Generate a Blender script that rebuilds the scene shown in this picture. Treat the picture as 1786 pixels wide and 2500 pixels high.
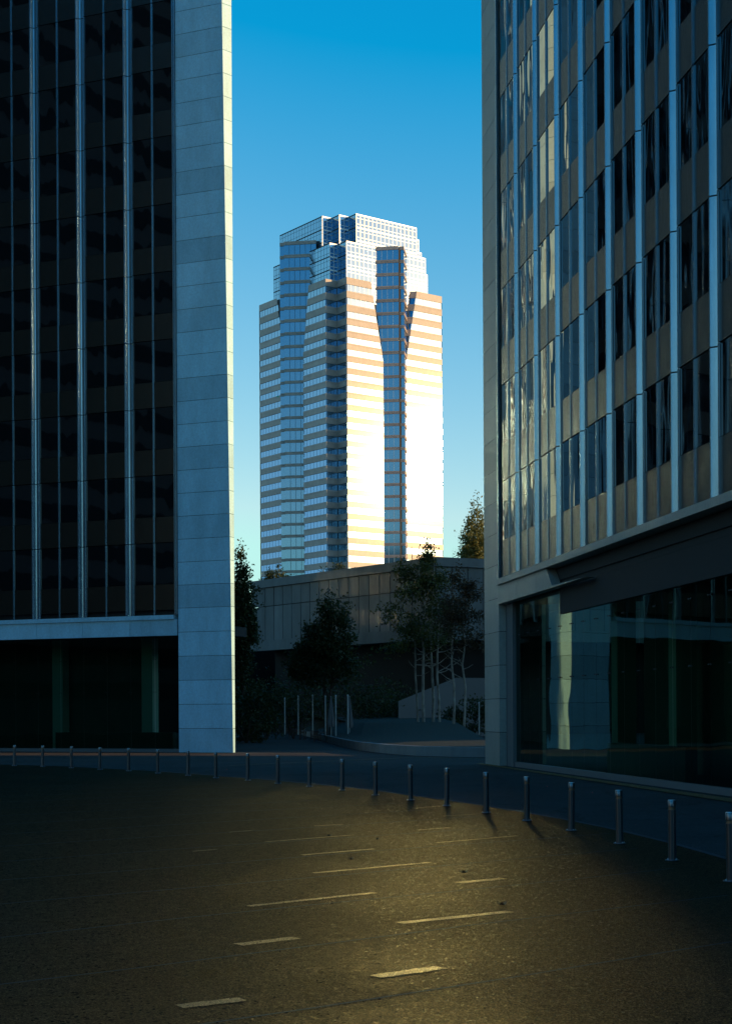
import bpy, math, random
from mathutils import Vector
R = math.radians
scene = bpy.context.scene
for o in list(bpy.data.objects): bpy.data.objects.remove(o)
col = scene.collection

# ------------------------------------------------------------------ camera
F, CX, HZ, CAMZ, ROLL = 3721.0, 893.0, 1743.0, 2.2, R(0.3)
cam_d = bpy.data.cameras.new("camera"); cam = bpy.data.objects.new("camera", cam_d); col.objects.link(cam)
cam_d.sensor_fit = 'HORIZONTAL'; cam_d.sensor_width = 24; cam_d.lens = 50
cam_d.shift_y = (HZ-1250)/1786; cam_d.clip_start = 0.1; cam_d.clip_end = 5000
cam.location = (0, 0, CAMZ)
from mathutils import Matrix
cam.rotation_euler = (Matrix.Rotation(R(90), 3, 'X') @ Matrix.Rotation(-ROLL, 3, 'Z')).to_euler()
scene.camera = cam

# ------------------------------------------------------------------ sky, sun, exposure
SUN_EL, SUN_AZ = R(9.3), R(76.0)       # azimuth from straight behind the camera towards its right
SUN = Vector((math.sin(SUN_AZ)*math.cos(SUN_EL), -math.cos(SUN_AZ)*math.cos(SUN_EL), math.sin(SUN_EL)))
w = bpy.data.worlds.new("World"); scene.world = w; w.use_nodes = True
nt = w.node_tree; bg = nt.nodes['Background']
sky = nt.nodes.new('ShaderNodeTexSky'); sky.sky_type = 'NISHITA'; sky.sun_disc = False
sky.sun_elevation = SUN_EL; sky.sun_rotation = math.atan2(SUN.x, SUN.y)
sky.altitude = 100; sky.air_density = 1.0; sky.dust_density = 0.3; sky.ozone_density = 4.0
# colour grade of the whole sky (deep teal, pale at the horizon), per channel: gain * (c - lift) ** gamma
sep = nt.nodes.new('ShaderNodeSeparateColor'); com = nt.nodes.new('ShaderNodeCombineColor')
nt.links.new(sky.outputs['Color'], sep.inputs[0])
SKY_S = 0.15
for ch, (gain, lift, gam, top) in enumerate(((2.45, .066, 1.0, .26), (1.45, 0.0, 1.19, .46), (.636, 0.0, .57, .60))):
    n0 = nt.nodes.new('ShaderNodeMath'); n0.operation = 'MULTIPLY_ADD'; n0.inputs[1].default_value = SKY_S; n0.inputs[2].default_value = -lift
    n1 = nt.nodes.new('ShaderNodeMath'); n1.operation = 'MAXIMUM'; n1.inputs[1].default_value = 0.0005
    n2 = nt.nodes.new('ShaderNodeMath'); n2.operation = 'POWER'; n2.inputs[1].default_value = gam
    n3 = nt.nodes.new('ShaderNodeMath'); n3.operation = 'MULTIPLY'; n3.inputs[1].default_value = gain/SKY_S
    n4 = nt.nodes.new('ShaderNodeMath'); n4.operation = 'MINIMUM'; n4.inputs[1].default_value = top/SKY_S
    nt.links.new(sep.outputs[ch], n0.inputs[0]); nt.links.new(n0.outputs[0], n1.inputs[0]); nt.links.new(n1.outputs[0], n2.inputs[0])
    nt.links.new(n2.outputs[0], n3.inputs[0]); nt.links.new(n3.outputs[0], n4.inputs[0]); nt.links.new(n4.outputs[0], com.inputs[ch])
nt.links.new(com.outputs[0], bg.inputs['Color'])
bg.inputs['Strength'].default_value = 0.15
sd = bpy.data.lights.new("sun", 'SUN'); sun = bpy.data.objects.new("sun", sd); col.objects.link(sun)
sd.energy = 3.2; sd.angle = R(0.5); sd.color = (1.0, 0.66, 0.30)
sun.rotation_euler = SUN.to_track_quat('Z', 'Y').to_euler()
vs = scene.view_settings
vs.view_transform = 'Standard'; vs.look = 'None'; vs.exposure = 1.0; vs.gamma = 1.0; vs.use_curve_mapping = False
cy = scene.cycles
cy.use_denoising = True
cy.max_bounces = 8; cy.diffuse_bounces = 3; cy.glossy_bounces = 5; cy.transmission_bounces = 4; cy.transparent_max_bounces = 8
cy.caustics_reflective = True; cy.caustics_refractive = False
cy.blur_glossy = 0.0
cy.sample_clamp_indirect = 16.0
cy.use_guiding = True; cy.use_surface_guiding = True; cy.guiding_training_samples = 128

# ------------------------------------------------------------------ photograph -> place helpers
cR, sR = math.cos(ROLL), math.sin(ROLL)
def true(px, py):
    dx, dy = px-CX, HZ-py
    return dx*cR+dy*sR, -dx*sR+dy*cR
def at(px, py, Y):
    x, z = true(px, py); return Vector((x/F*Y, Y, CAMZ+z/F*Y))
def ground_at(px, py, z=0.0):
    x, zz = true(px, py); Y = (z-CAMZ)*F/zz; return Vector((x/F*Y, Y, z))
def hit(r, P, d):
    """distance along P + t d (plan) where the sight line x = r*y is met"""
    return (r*P[1]-P[0])/(d[0]-r*d[1])
def rr(px, py): return true(px, py)[0]/F
def zat(px, py, Y): return CAMZ+true(px, py)[1]/F*Y
def V2(p, d, t): return (p[0]+d[0]*t, p[1]+d[1]*t)

# ------------------------------------------------------------------ mesh helpers
class MB:
    def __init__(self): self.v = []; self.f = []; self.t = []
    def face(self, pts, tone=0.5):
        i = len(self.v); self.v += [tuple(p) for p in pts]; self.f.append(tuple(range(i, i+len(pts)))); self.t.append(tone)
    def prism(self, poly, z0, z1, tone=0.5, bottom=True):
        a = sum(poly[i][0]*poly[(i+1) % len(poly)][1]-poly[(i+1) % len(poly)][0]*poly[i][1] for i in range(len(poly)))
        if a < 0: poly = poly[::-1]
        n = len(poly)
        for i in range(n):
            p, q = poly[i], poly[(i+1) % n]
            self.face([(p[0], p[1], z0), (q[0], q[1], z0), (q[0], q[1], z1), (p[0], p[1], z1)], tone)
        self.face([(p[0], p[1], z1) for p in poly], tone)
        if bottom: self.face([(p[0], p[1], z0) for p in poly[::-1]], tone)
    def box(self, x0, x1, y0, y1, z0, z1, tone=0.5):
        self.prism([(x0, y0), (x1, y0), (x1, y1), (x0, y1)], z0, z1, tone)
    def hexa(self, b, t, tone=0.5):
        """b, t: four bottom and four top corners in the same order (counter-clockwise from above)"""
        self.face(b[::-1], tone); self.face(t, tone)
        for i in range(4):
            j = (i+1) % 4; self.face([b[i], b[j], t[j], t[i]], tone)
    def lathe(self, c, prof, n=20, tone=0.5):
        rings = [[(c[0]+r*math.cos(2*math.pi*k/n), c[1]+r*math.sin(2*math.pi*k/n), c[2]+z) for k in range(n)] for r, z in prof]
        for a, b in zip(rings, rings[1:]):
            for k in range(n):
                m = (k+1) % n; self.face([a[k], a[m], b[m], b[k]], tone)
        self.face(rings[-1], tone); self.face(rings[0][::-1], tone)
    def tube(self, p, q, r0, r1, n=7, tone=0.5):
        p, q = Vector(p), Vector(q); d = (q-p).normalized()
        a = d.cross(Vector((0.3, 0.9, 0.1))).normalized(); b = d.cross(a)
        A = [p+(a*math.cos(2*math.pi*k/n)+b*math.sin(2*math.pi*k/n))*r0 for k in range(n)]
        B = [q+(a*math.cos(2*math.pi*k/n)+b*math.sin(2*math.pi*k/n))*r1 for k in range(n)]
        for k in range(n):
            m = (k+1) % n; self.face([A[m], A[k], B[k], B[m]], tone)
        self.face(B, tone)
    def build(self, name, mat, parent=None, smooth=False, bevel=0):
        me = bpy.data.meshes.new(name)
        off = Vector((0, 0, 0)); r = parent
        while r is not None: off += r.location; r = r.parent
        me.from_pydata([tuple(Vector(v)-off) for v in self.v], [], self.f)
        at_ = me.attributes.new('tone', 'FLOAT', 'FACE'); at_.data.foreach_set('value', self.t)
        me.materials.append(mat)
        if smooth:
            import bmesh
            bm = bmesh.new(); bm.from_mesh(me); bmesh.ops.remove_doubles(bm, verts=bm.verts, dist=1e-4)
            for f in bm.faces: f.smooth = True
            for e in bm.edges:
                if len(e.link_faces) == 2 and e.calc_face_angle() > 0.6: e.smooth = False
            bm.to_mesh(me); bm.free()
        me.update()
        o = bpy.data.objects.new(name, me); col.objects.link(o)
        if parent is not None: o.parent = parent
        if bevel:
            m = o.modifiers.new('bevel', 'BEVEL'); m.width = bevel; m.segments = 2; m.limit_method = 'ANGLE'
        return o
def tag(o, label=None, cat=None, group=None, kind=None):
    if label: o['label'] = label
    if cat: o['category'] = cat
    if group: o['group'] = group
    if kind: o['kind'] = kind
    return o
def empty(name, loc, rz=0):
    o = bpy.data.objects.new(name, None); o.location = loc; o.rotation_euler = (0, 0, rz); col.objects.link(o)
    o.empty_display_size = 0.3
    return o
def copy_tree(o, parent=None):
    c = o.copy(); col.objects.link(c); c.parent = parent
    for ch in [x for x in bpy.data.objects if x.parent == o]: copy_tree(ch, c)
    return c

# ------------------------------------------------------------------ materials
def mat(name, base, rough=0.6, metal=0.0, spec=0.5, ior=None):
    m = bpy.data.materials.new(name); m.use_nodes = True
    p = m.node_tree.nodes['Principled BSDF']
    p.inputs['Base Color'].default_value = (*base, 1); p.inputs['Roughness'].default_value = rough
    p.inputs['Metallic'].default_value = metal; p.inputs['Specular IOR Level'].default_value = spec
    if ior: p.inputs['IOR'].default_value = ior
    return m
def N(m, t, **k):
    n = m.node_tree.nodes.new(t)
    for a, b in k.items(): setattr(n, a, b)
    return n
def L(m, a, b): m.node_tree.links.new(a, b)
def P(m): return m.node_tree.nodes['Principled BSDF']
def noise(m, scale, detail=4, rough=0.6, mapscale=None, coord='Object'):
    tc = N(m, 'ShaderNodeTexCoord'); n = N(m, 'ShaderNodeTexNoise')
    n.inputs['Scale'].default_value = scale; n.inputs['Detail'].default_value = detail; n.inputs['Roughness'].default_value = rough
    if mapscale:
        mp = N(m, 'ShaderNodeMapping'); mp.inputs['Scale'].default_value = mapscale
        L(m, tc.outputs[coord], mp.inputs['Vector']); L(m, mp.outputs['Vector'], n.inputs['Vector'])
    else: L(m, tc.outputs[coord], n.inputs['Vector'])
    return n
def ramp(m, src, stops):
    r = N(m, 'ShaderNodeValToRGB'); e = r.color_ramp.elements
    while len(e) < len(stops): e.new(0.5)
    for el, (p, c) in zip(e, stops): el.position = p; el.color = (*c, 1) if len(c) == 3 else c
    L(m, src, r.inputs['Fac']); return r
def mult(m, a, b, fac=1.0):
    x = N(m, 'ShaderNodeMix', data_type='RGBA', blend_type='MULTIPLY'); x.inputs['Factor'].default_value = fac
    L(m, a, x.inputs['A']); L(m, b, x.inputs['B']); return x.outputs['Result']
def bump(m, src, strength, dist):
    b = N(m, 'ShaderNodeBump'); b.inputs['Strength'].default_value = strength; b.inputs['Distance'].default_value = dist
    L(m, src, b.inputs['Height']); L(m, b.outputs['Normal'], P(m).inputs['Normal']); return b
def toned(m, base, lo=0.7, hi=1.15, nscale=3.0, nlo=0.85, nhi=1.1, mapscale=None):
    """base colour x per-face tone x fine grain"""
    at_ = N(m, 'ShaderNodeAttribute', attribute_name='tone')
    r1 = ramp(m, at_.outputs['Fac'], [(0, (lo,)*3), (1, (hi,)*3)])
    n = noise(m, nscale, 6, 0.65, mapscale)
    r2 = ramp(m, n.outputs['Fac'], [(0.3, (nlo,)*3), (0.7, (nhi,)*3)])
    rgb = N(m, 'ShaderNodeRGB'); rgb.outputs[0].default_value = (*base, 1)
    c = mult(m, rgb.outputs[0], r1.outputs['Color']); c = mult(m, c, r2.outputs['Color'])
    n3 = noise(m, .9, 5, .7, (1, 1, .35)); r3 = ramp(m, n3.outputs['Fac'], [(.3, (.86,)*3), (.7, (1.1,)*3)]); c = mult(m, c, r3.outputs['Color'])
    L(m, c, P(m).inputs['Base Color']); return n

M = {}
M['stone'] = mat('granite', (.4, .4, .4), .5, 0, .4); n = toned(M['stone'], (.44, .70, .82), .72, 1.05, 9.0, .86, 1.08); bump(M['stone'], n.outputs['Fac'], .25, .01)
M['stone_bounce_lit'] = mat('granite_bounce_lit', (.4, .4, .4), .42, 0, .5); n = toned(M['stone_bounce_lit'], (.34, .33, .29), .72, 1.05, 9.0, .86, 1.08); bump(M['stone_bounce_lit'], n.outputs['Fac'], .25, .01)  # same granite as the left tower; warm bounced light put into the colour
M['stone_dark'] = mat('granite_dark', (.12, .12, .12), .6)
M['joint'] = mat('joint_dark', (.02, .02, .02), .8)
M['alu'] = mat('aluminium', (.62, .63, .64), .24, .85); n = toned(M['alu'], (.26, .40, .49), .92, 1.05, 1.2, .93, 1.04, (6, 6, .5))
M['alu_dark'] = mat('dark_metal', (.05, .05, .055), .4, .6)
def glassmat(name, base, rough, ior, amp, tint=1.0, metal=0.0, scl=(1.6, 1.6, .35)):
    m = mat(name, base, rough, metal, .5, ior)
    n = noise(m, 1.0, 1.5, .4, scl)
    at_ = N(m, 'ShaderNodeAttribute', attribute_name='tone')
    ad = N(m, 'ShaderNodeMath', operation='MULTIPLY'); L(m, n.outputs['Fac'], ad.inputs[0]); L(m, at_.outputs['Fac'], ad.inputs[1])
    bump(m, ad.outputs[0], 1.0, amp)
    return m
M['window'] = glassmat('bronze_window_glass', (.002, .003, .005), .015, 1.9, .034, scl=(.9, .9, .26))
M['lobby'] = mat('green_lobby_glass', (0, 0, 0), .015)
m_ = M['lobby']; g1 = N(m_, 'ShaderNodeBsdfGlossy'); g1.inputs['Roughness'].default_value = .012; g1.inputs['Color'].default_value = (.75, 1, .9, 1)
t1 = N(m_, 'ShaderNodeBsdfTransparent'); t1.inputs['Color'].default_value = (.22, .42, .34, 1)
fr = N(m_, 'ShaderNodeFresnel'); fr.inputs['IOR'].default_value = 1.36
nz = noise(m_, 1.0, 1.0, .4, (.6, .6, .4)); bb = N(m_, 'ShaderNodeBump'); bb.inputs['Distance'].default_value = .006; L(m_, nz.outputs['Fac'], bb.inputs['Height']); L(m_, bb.outputs['Normal'], g1.inputs['Normal'])
mx_ = N(m_, 'ShaderNodeMixShader'); L(m_, fr.outputs[0], mx_.inputs[0]); L(m_, t1.outputs[0], mx_.inputs[1]); L(m_, g1.outputs[0], mx_.inputs[2]); L(m_, mx_.outputs[0], m_.node_tree.nodes['Material Output'].inputs['Surface'])
M['lobbywall'] = mat('lobby_wall', (.10, .10, .09), .6); toned(M['lobbywall'], (.10, .10, .09), .5, 1.2, .8, .8, 1.1)
M['lobbycol'] = mat('lobby_column', (.5, .52, .48), .5)
M['spandrel'] = mat('bronze_spandrel', (.02, .017, .013), .26, 0, .5, 1.6); n = toned(M['spandrel'], (.010, .007, .004), .8, 1.1, 1.3, .8, 1.15, (2, 2, .6)); bump(M['spandrel'], n.outputs['Fac'], .3, .02)
M['brick'] = mat('brown_granite', (.34, .22, .16), .55); P(M['brick']).inputs['Coat Weight'].default_value = .22; P(M['brick']).inputs['Coat Roughness'].default_value = .12; toned(M['brick'], (.38, .29, .245), .85, 1.1, .6, .9, 1.08)
M['foxglass'] = glassmat('mirror_glass', (.16, .30, .44), .09, 1.5, .002, 1, .95, (.5, .5, .3))
M['foxgrid'] = glassmat('blue_curtain_glass', (.15, .31, .46), .09, 1.5, .002, 1, .95, (.5, .5, .3))
for k_ in ('foxglass', 'foxgrid'):
    P(M[k_]).inputs['Coat Weight'].default_value = .5; P(M[k_]).inputs['Coat Roughness'].default_value = .24; P(M[k_]).inputs['Coat IOR'].default_value = 1.5
M['white'] = mat('white_mullion', (.75, .75, .73), .4, .2)
M['roof'] = mat('roof_gravel', (.2, .2, .2), .9)
M['concrete'] = mat('concrete_panel', (.25, .25, .24), .75); n = toned(M['concrete'], (.15, .165, .165), .75, 1.15, .5, .72, 1.12, (1, 1, .35)); bump(M['concrete'], n.outputs['Fac'], .2, .02)
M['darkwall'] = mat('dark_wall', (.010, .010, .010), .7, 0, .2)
M['bark'] = mat('pale_bark', (.3, .27, .23), .9); n = noise(M['bark'], 5, 5, .7, (1, 1, .3)); r_ = ramp(M['bark'], n.outputs['Fac'], [(.35, (.12, .10, .08)), (.65, (.42, .38, .32))]); L(M['bark'], r_.outputs['Color'], P(M['bark']).inputs['Base Color'])
M['bark_dark'] = mat('dark_bark', (.06, .045, .035), .9)
def leafmat(name, a, b, trans=.35):
    m = mat(name, a, .55, 0, .3)
    at_ = N(m, 'ShaderNodeAttribute', attribute_name='tone')
    r_ = ramp(m, at_.outputs['Fac'], [(0, a), (1, b)]); L(m, r_.outputs['Color'], P(m).inputs['Base Color'])
    t = N(m, 'ShaderNodeBsdfTranslucent'); L(m, r_.outputs['Color'], t.inputs['Color'])
    mx = N(m, 'ShaderNodeMixShader'); mx.inputs[0].default_value = trans
    out = m.node_tree.nodes['Material Output']
    L(m, P(m).outputs[0], mx.inputs[1]); L(m, t.outputs[0], mx.inputs[2]); L(m, mx.outputs[0], out.inputs['Surface'])
    return m
M['leaf'] = leafmat('green_leaves', (.03, .04, .012), (.13, .14, .035))
M['leaf_gold'] = leafmat('olive_needles', (.08, .09, .02), (.20, .18, .05))
M['leaf_red'] = leafmat('dark_red_green_leaves', (.04, .035, .018), (.10, .06, .03))
M['leaf_dark'] = leafmat('dark_evergreen', (.02, .035, .012), (.06, .075, .02))
M['post'] = mat('pale_post', (.5, .52, .5), .4, .1)
M['wood'] = mat('dark_red_wood', (.09, .035, .02), .5)
M['fabric'] = mat('grey_fabric', (.2, .2, .2), .9)
M['dryleaf'] = mat('dry_leaf', (.05, .035, .02), .8)
M['bollard'] = mat('brushed_steel', (.2, .2, .2), .28, .9); n = noise(M['bollard'], 60, 2, .5, (1, 1, .02)); r_ = ramp(M['bollard'], n.outputs['Fac'], [(.3, (.13, .15, .17)), (.7, (.20, .22, .25))]); L(M['bollard'], r_.outputs['Color'], P(M['bollard']).inputs['Base Color'])
M['bollard_top'] = mat('bollard_top', (.7, .7, .68), .3, .6)
M['bollard_gap'] = mat('bollard_reflector', (.35, .22, .14), .3, .5)

def groundmat(name, base, sparkle, gloss, spec=.25, gtint=(1, .64, .30)):
    m = mat(name, base, .6, 0, .5)
    p = P(m)
    big = noise(m, .35, 5, .6); med = noise(m, 6, 4, .7); fine = noise(m, 90, 3, .8)
    r1 = ramp(m, big.outputs['Fac'], [(.3, tuple(c*.7 for c in base)), (.7, tuple(c*1.25 for c in base))])
    r2 = ramp(m, fine.outputs['Fac'], [(.35, (.35,)*3), (.62, (1.0,)*3), (.75, (2.2,)*3)])
    c = mult(m, r1.outputs['Color'], r2.outputs['Color'])
    wv_ = N(m, 'ShaderNodeTexVoronoi', feature='DISTANCE_TO_EDGE'); wn = noise(m, 1.3, 4, .7)
    tc0 = N(m, 'ShaderNodeTexCoord'); av = N(m, 'ShaderNodeVectorMath', operation='ADD'); sv = N(m, 'ShaderNodeVectorMath', operation='SCALE'); sv.inputs['Scale'].default_value = .9
    L(m, wn.outputs['Color'], sv.inputs[0]); L(m, tc0.outputs['Object'], av.inputs[0]); L(m, sv.outputs[0], av.inputs[1]); L(m, av.outputs[0], wv_.inputs['Vector']); wv_.inputs['Scale'].default_value = .22
    rc = ramp(m, wv_.outputs['Distance'], [(0, (.25,)*3), (.004, (.35,)*3), (.009, (1,)*3)]); c = mult(m, c, rc.outputs['Color'])
    r3 = ramp(m, med.outputs['Fac'], [(.3, (.8,)*3), (.7, (1.1,)*3)]); c = mult(m, c, r3.outputs['Color'])
    L(m, c, p.inputs['Base Color'])
    vo = N(m, 'ShaderNodeTexVoronoi'); tc = N(m, 'ShaderNodeTexCoord'); L(m, tc.outputs['Object'], vo.inputs['Vector']); vo.inputs['Scale'].default_value = 42
    rr_ = ramp(m, vo.outputs['Color'], [(0, (gloss+.22,)*3), (.82, (gloss+.05,)*3), (1, (gloss-.18,)*3)])
    pg = noise(m, .22, 4, .65, (1, 1.6, 1)); rp = ramp(m, pg.outputs['Fac'], [(.35, (1.2,)*3), (.6, (.95,)*3)]); rgh = mult(m, rr_.outputs['Color'], rp.outputs['Color'])
    ad = N(m, 'ShaderNodeMath', operation='ADD'); L(m, fine.outputs['Fac'], ad.inputs[0]); L(m, vo.outputs['Distance'], ad.inputs[1])
    bn = bump(m, ad.outputs[0], sparkle, .006)
    v2 = N(m, 'ShaderNodeTexVoronoi'); L(m, tc.outputs['Object'], v2.inputs['Vector']); v2.inputs['Scale'].default_value = 75
    s1 = N(m, 'ShaderNodeVectorMath', operation='SUBTRACT'); L(m, v2.outputs['Color'], s1.inputs[0]); s1.inputs[1].default_value = (.5, .5, .5)
    s2 = N(m, 'ShaderNodeVectorMath', operation='MULTIPLY'); L(m, s1.outputs[0], s2.inputs[0]); s2.inputs[1].default_value = (.5*sparkle, .5*sparkle, 0)
    s3 = N(m, 'ShaderNodeVectorMath', operation='ADD'); L(m, bn.outputs['Normal'], s3.inputs[0]); L(m, s2.outputs[0], s3.inputs[1])
    s4 = N(m, 'ShaderNodeVectorMath', operation='NORMALIZE'); L(m, s3.outputs[0], s4.inputs[0]); L(m, s4.outputs[0], p.inputs['Normal'])
    p.inputs['Specular IOR Level'].default_value = 0
    gl_ = N(m, 'ShaderNodeBsdfGlossy'); 
    gt = N(m, 'ShaderNodeRGB'); gt.outputs[0].default_value = (*gtint, 1)
    f2 = noise(m, 62, 4, .85); rg = ramp(m, f2.outputs['Fac'], [(.34, (.25,)*3), (.5, (.75,)*3), (.64, (2.4,)*3)])
    L(m, mult(m, mult(m, gt.outputs[0], rg.outputs['Color']), r3.outputs['Color']), gl_.inputs['Color']); L(m, s4.outputs[0], gl_.inputs['Normal'])
    L(m, rgh, gl_.inputs['Roughness'])
    mg = N(m, 'ShaderNodeMixShader'); mg.inputs[0].default_value = spec
    L(m, p.outputs[0], mg.inputs[1]); L(m, gl_.outputs[0], mg.inputs[2]); L(m, mg.outputs[0], m.node_tree.nodes['Material Output'].inputs['Surface'])
    return m
M['asphalt'] = groundmat('asphalt', (.012, .0115, .011), .9, .27, .095)
M['paving'] = groundmat('plaza_paving', (.050, .049, .048), .5, .55, .06, (.9, .75, .6))
M['paint'] = groundmat('pale_inlay', (.10, .09, .075), .6, .22, .36)
M['grass'] = mat('grass', (.03, .045, .012), .9); n = noise(M['grass'], 3, 6, .8); r_ = ramp(M['grass'], n.outputs['Fac'], [(.3, (.004, .009, .003)), (.7, (.012, .02, .006))]); L(M['grass'], r_.outputs['Color'], P(M['grass']).inputs['Base Color']); bump(M['grass'], n.outputs['Fac'], 1, .1)
M['gravel'] = groundmat('dark_gravel', (.03, .028, .025), 1.0, .5)

rnd = random.Random(7)

# ------------------------------------------------------------------ ground sheets
g = MB(); g.face([(-3000, -3000, -.012), (3000, -3000, -.012), (3000, 3000, -.012), (-3000, 3000, -.012)])
tag(g.build('ground', M['paving']), kind='structure')
BOL = [(35, 1870), (104, 1872), (174, 1875.5), (244, 1879.5), (314, 1883), (385, 1888.5), (459, 1894), (527, 1900), (605, 1906), (678, 1913.6),
       (755, 1921), (834.6, 1930), (916.5, 1942), (1002, 1954), (1090, 1968), (1186.5, 1985), (1286, 2004), (1393.6, 2028), (1512, 2060), (1640, 2101), (1784, 2152)]
bp = [ground_at(*b) for b in BOL]
# asphalt drive: everything on the camera's side of a curve ~1.5 m behind the bollards
edge = []
for i, p in enumerate(bp):
    q = bp[min(i+1, len(bp)-1)]-bp[max(i-1, 0)]; q.normalize(); nrm = Vector((-q.y, q.x, 0))
    if nrm.y < 0: nrm = -nrm
    edge.append(p+nrm*.9)
d0 = (edge[0]-edge[1]).normalized(); d1 = (edge[-1]-edge[-2]).normalized()
edge = [edge[0]+d0*60]+edge+[edge[-1]+d1*60]
g = MB(); half = [(e.x, e.y, -.006) for e in edge]
far_l, far_r = (half[0][0]-60, -160, -.006), (half[-1][0]+20, -160, -.006)
for a, b in zip(half, half[1:]):
    g.face([(a[0], -160, -.006), (b[0], -160, -.006), b, a])
tag(g.build('asphalt_road', M['asphalt']), kind='structure')
# shallow dark channel along the edge
g = MB()
for a, b in zip(edge, edge[1:]):
    d = (b-a).normalized(); nn = Vector((-d.y, d.x, 0))*.06
    g.face([(a.x-nn.x, a.y-nn.y, -.002), (b.x-nn.x, b.y-nn.y, -.002), (b.x+nn.x, b.y+nn.y, -.002), (a.x+nn.x, a.y+nn.y, -.002)])
tag(g.build('drain_channel', M['joint']), kind='structure')
# paving joints on the plaza and fine seams on the drive
def strip(g, a, b, wd, z):
    a, b = Vector((a[0], a[1], 0)), Vector((b[0], b[1], 0)); d = (b-a).normalized(); nn = Vector((-d.y, d.x, 0))*wd/2
    g.face([(a.x-nn.x, a.y-nn.y, z), (b.x-nn.x, b.y-nn.y, z), (b.x+nn.x, b.y+nn.y, z), (a.x+nn.x, a.y+nn.y, z)])
g = MB()
sd_ = Vector((.78, .62)).normalized()
for k in range(-8, 14):
    c0 = Vector((-.4, 14.6))+Vector((-sd_.y, sd_.x))*(k*2.45)
    pts = [c0+sd_*s+Vector((-sd_.y, sd_.x))*(.05*math.sin(s*.7+k)) for s in [x*2.0-30 for x in range(0, 31)]]
    for a, b in zip(pts, pts[1:]):
        # stop the seam at the drive's edge
        yy = [e for e in edge if e.x > b.x]
        lim = min(edge, key=lambda e: abs(e.x-b.x)).y
        if b.y < lim-.8 and a.y > 2: strip(g, a, b, .03, -.003)
tag(g.build('asphalt_seams', M['joint']), kind='structure')
g = MB()
for k in range(20):
    y = 46+k*4.2
    a, b = (-40, y+9), (24, y-4)
    strip(g, a, b, .03, -.0035) if y > 60 else None
tag(g.build('paving_joints', M['joint']), kind='structure')
g = MB(); strip(g, ground_at(560, 1869)[:2], ground_at(1010, 1849)[:2], .12, -.0025); strip(g, ground_at(1010, 1849)[:2], ground_at(1182, 1852)[:2], .12, -.0025)
tag(g.build('paving_band', M['paint']), kind='structure')

# pale inlaid strips on the drive
STR = [((916, 2385), (1078, 2362), .17), ((975, 2254), (1245, 2226), .15), ((1118, 2156), (1228, 2145), .17), ((765, 2132), (1050, 2106), .12),
       ((737, 2088), (913, 2073), .11), ((605, 2213), (915, 2180), .12), ((580, 2307), (724, 2290), .16), ((437, 2458), (592, 2440), .16),
       ((1065, 2058), (1262, 2041), .08), ((1010, 1974), (1078, 1968), .08), ((1080, 1993), (1164, 1988), .06), ((1019, 2027), (1099, 2021), .06),
       ((767, 2017), (838, 2013), .08), ((646, 2056), (862, 2039), .07), ((560, 2032), (617, 2028), .05), ((470, 2079), (530, 2074), .06)]
WH = ['in the bright gold patch nearest the camera', 'longest and brightest, ending past the patch of gold light', 'short and pale, near two small dark leaves', 'long and thin across the middle of the gold patch',
      'thin, left of the gold patch and level with the fallen leaf', 'long, in the dim left part of the drive', 'short and dim at the left of the drive', 'dimmest, at the bottom left of the drive',
      'thin, just in front of the long shadow of a bollard', 'thin, beside the foot of the bollard with a straight shadow', 'very thin, crossed by the shadow of a bollard', 'very thin, left of the bollard shadows',
      'short and faint, in front of the middle bollards', 'long and faint, in front of the middle bollards', 'shortest and faintest, far left behind', 'small and faint, at the dark left of the drive']
for (a, b, wd), wh in zip(STR, WH):
    g = MB(); A, B = ground_at(*a), ground_at(*b)
    d = (B-A).normalized(); nn = Vector((-d.y, d.x, 0))*wd/2
    k = 6; top = []; bot = []
    for i in range(k+1):
        c = A.lerp(B, i/k); j = 1+.12*math.sin(i*2.3+a[0])
        top.append(c+nn*j); bot.append(c-nn*j)
    for i in range(k): g.face([(bot[i].x, bot[i].y, .001), (bot[i+1].x, bot[i+1].y, .001), (top[i+1].x, top[i+1].y, .001), (top[i].x, top[i].y, .001)])
    o = g.build('ground_strip', M['paint']); tag(o, 'pale strip in the asphalt, '+wh, 'ground strip', 'pale strips set in the asphalt drive')

# ------------------------------------------------------------------ the twin towers
def tri_dirs(deg): return (-math.sin(R(deg)), math.cos(R(deg)))
EA = tri_dirs(68.4)                       # left tower's shown face, running away to the left
NA = (-EA[1], EA[0]);  NA = (NA[0], NA[1]) if NA[1] < 0 else (-NA[0], -NA[1])
ER = tri_dirs(8.5); ER = (-ER[0], -ER[1])  # right tower's shown face, running toward the camera
NR = (ER[1], -ER[0]); NR = NR if NR[0] < 0 else (-NR[0], -NR[1])
def rot(d, a): c, s = math.cos(R(a)), math.sin(R(a)); return (d[0]*c-d[1]*s, d[0]*s+d[1]*c)

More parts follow.
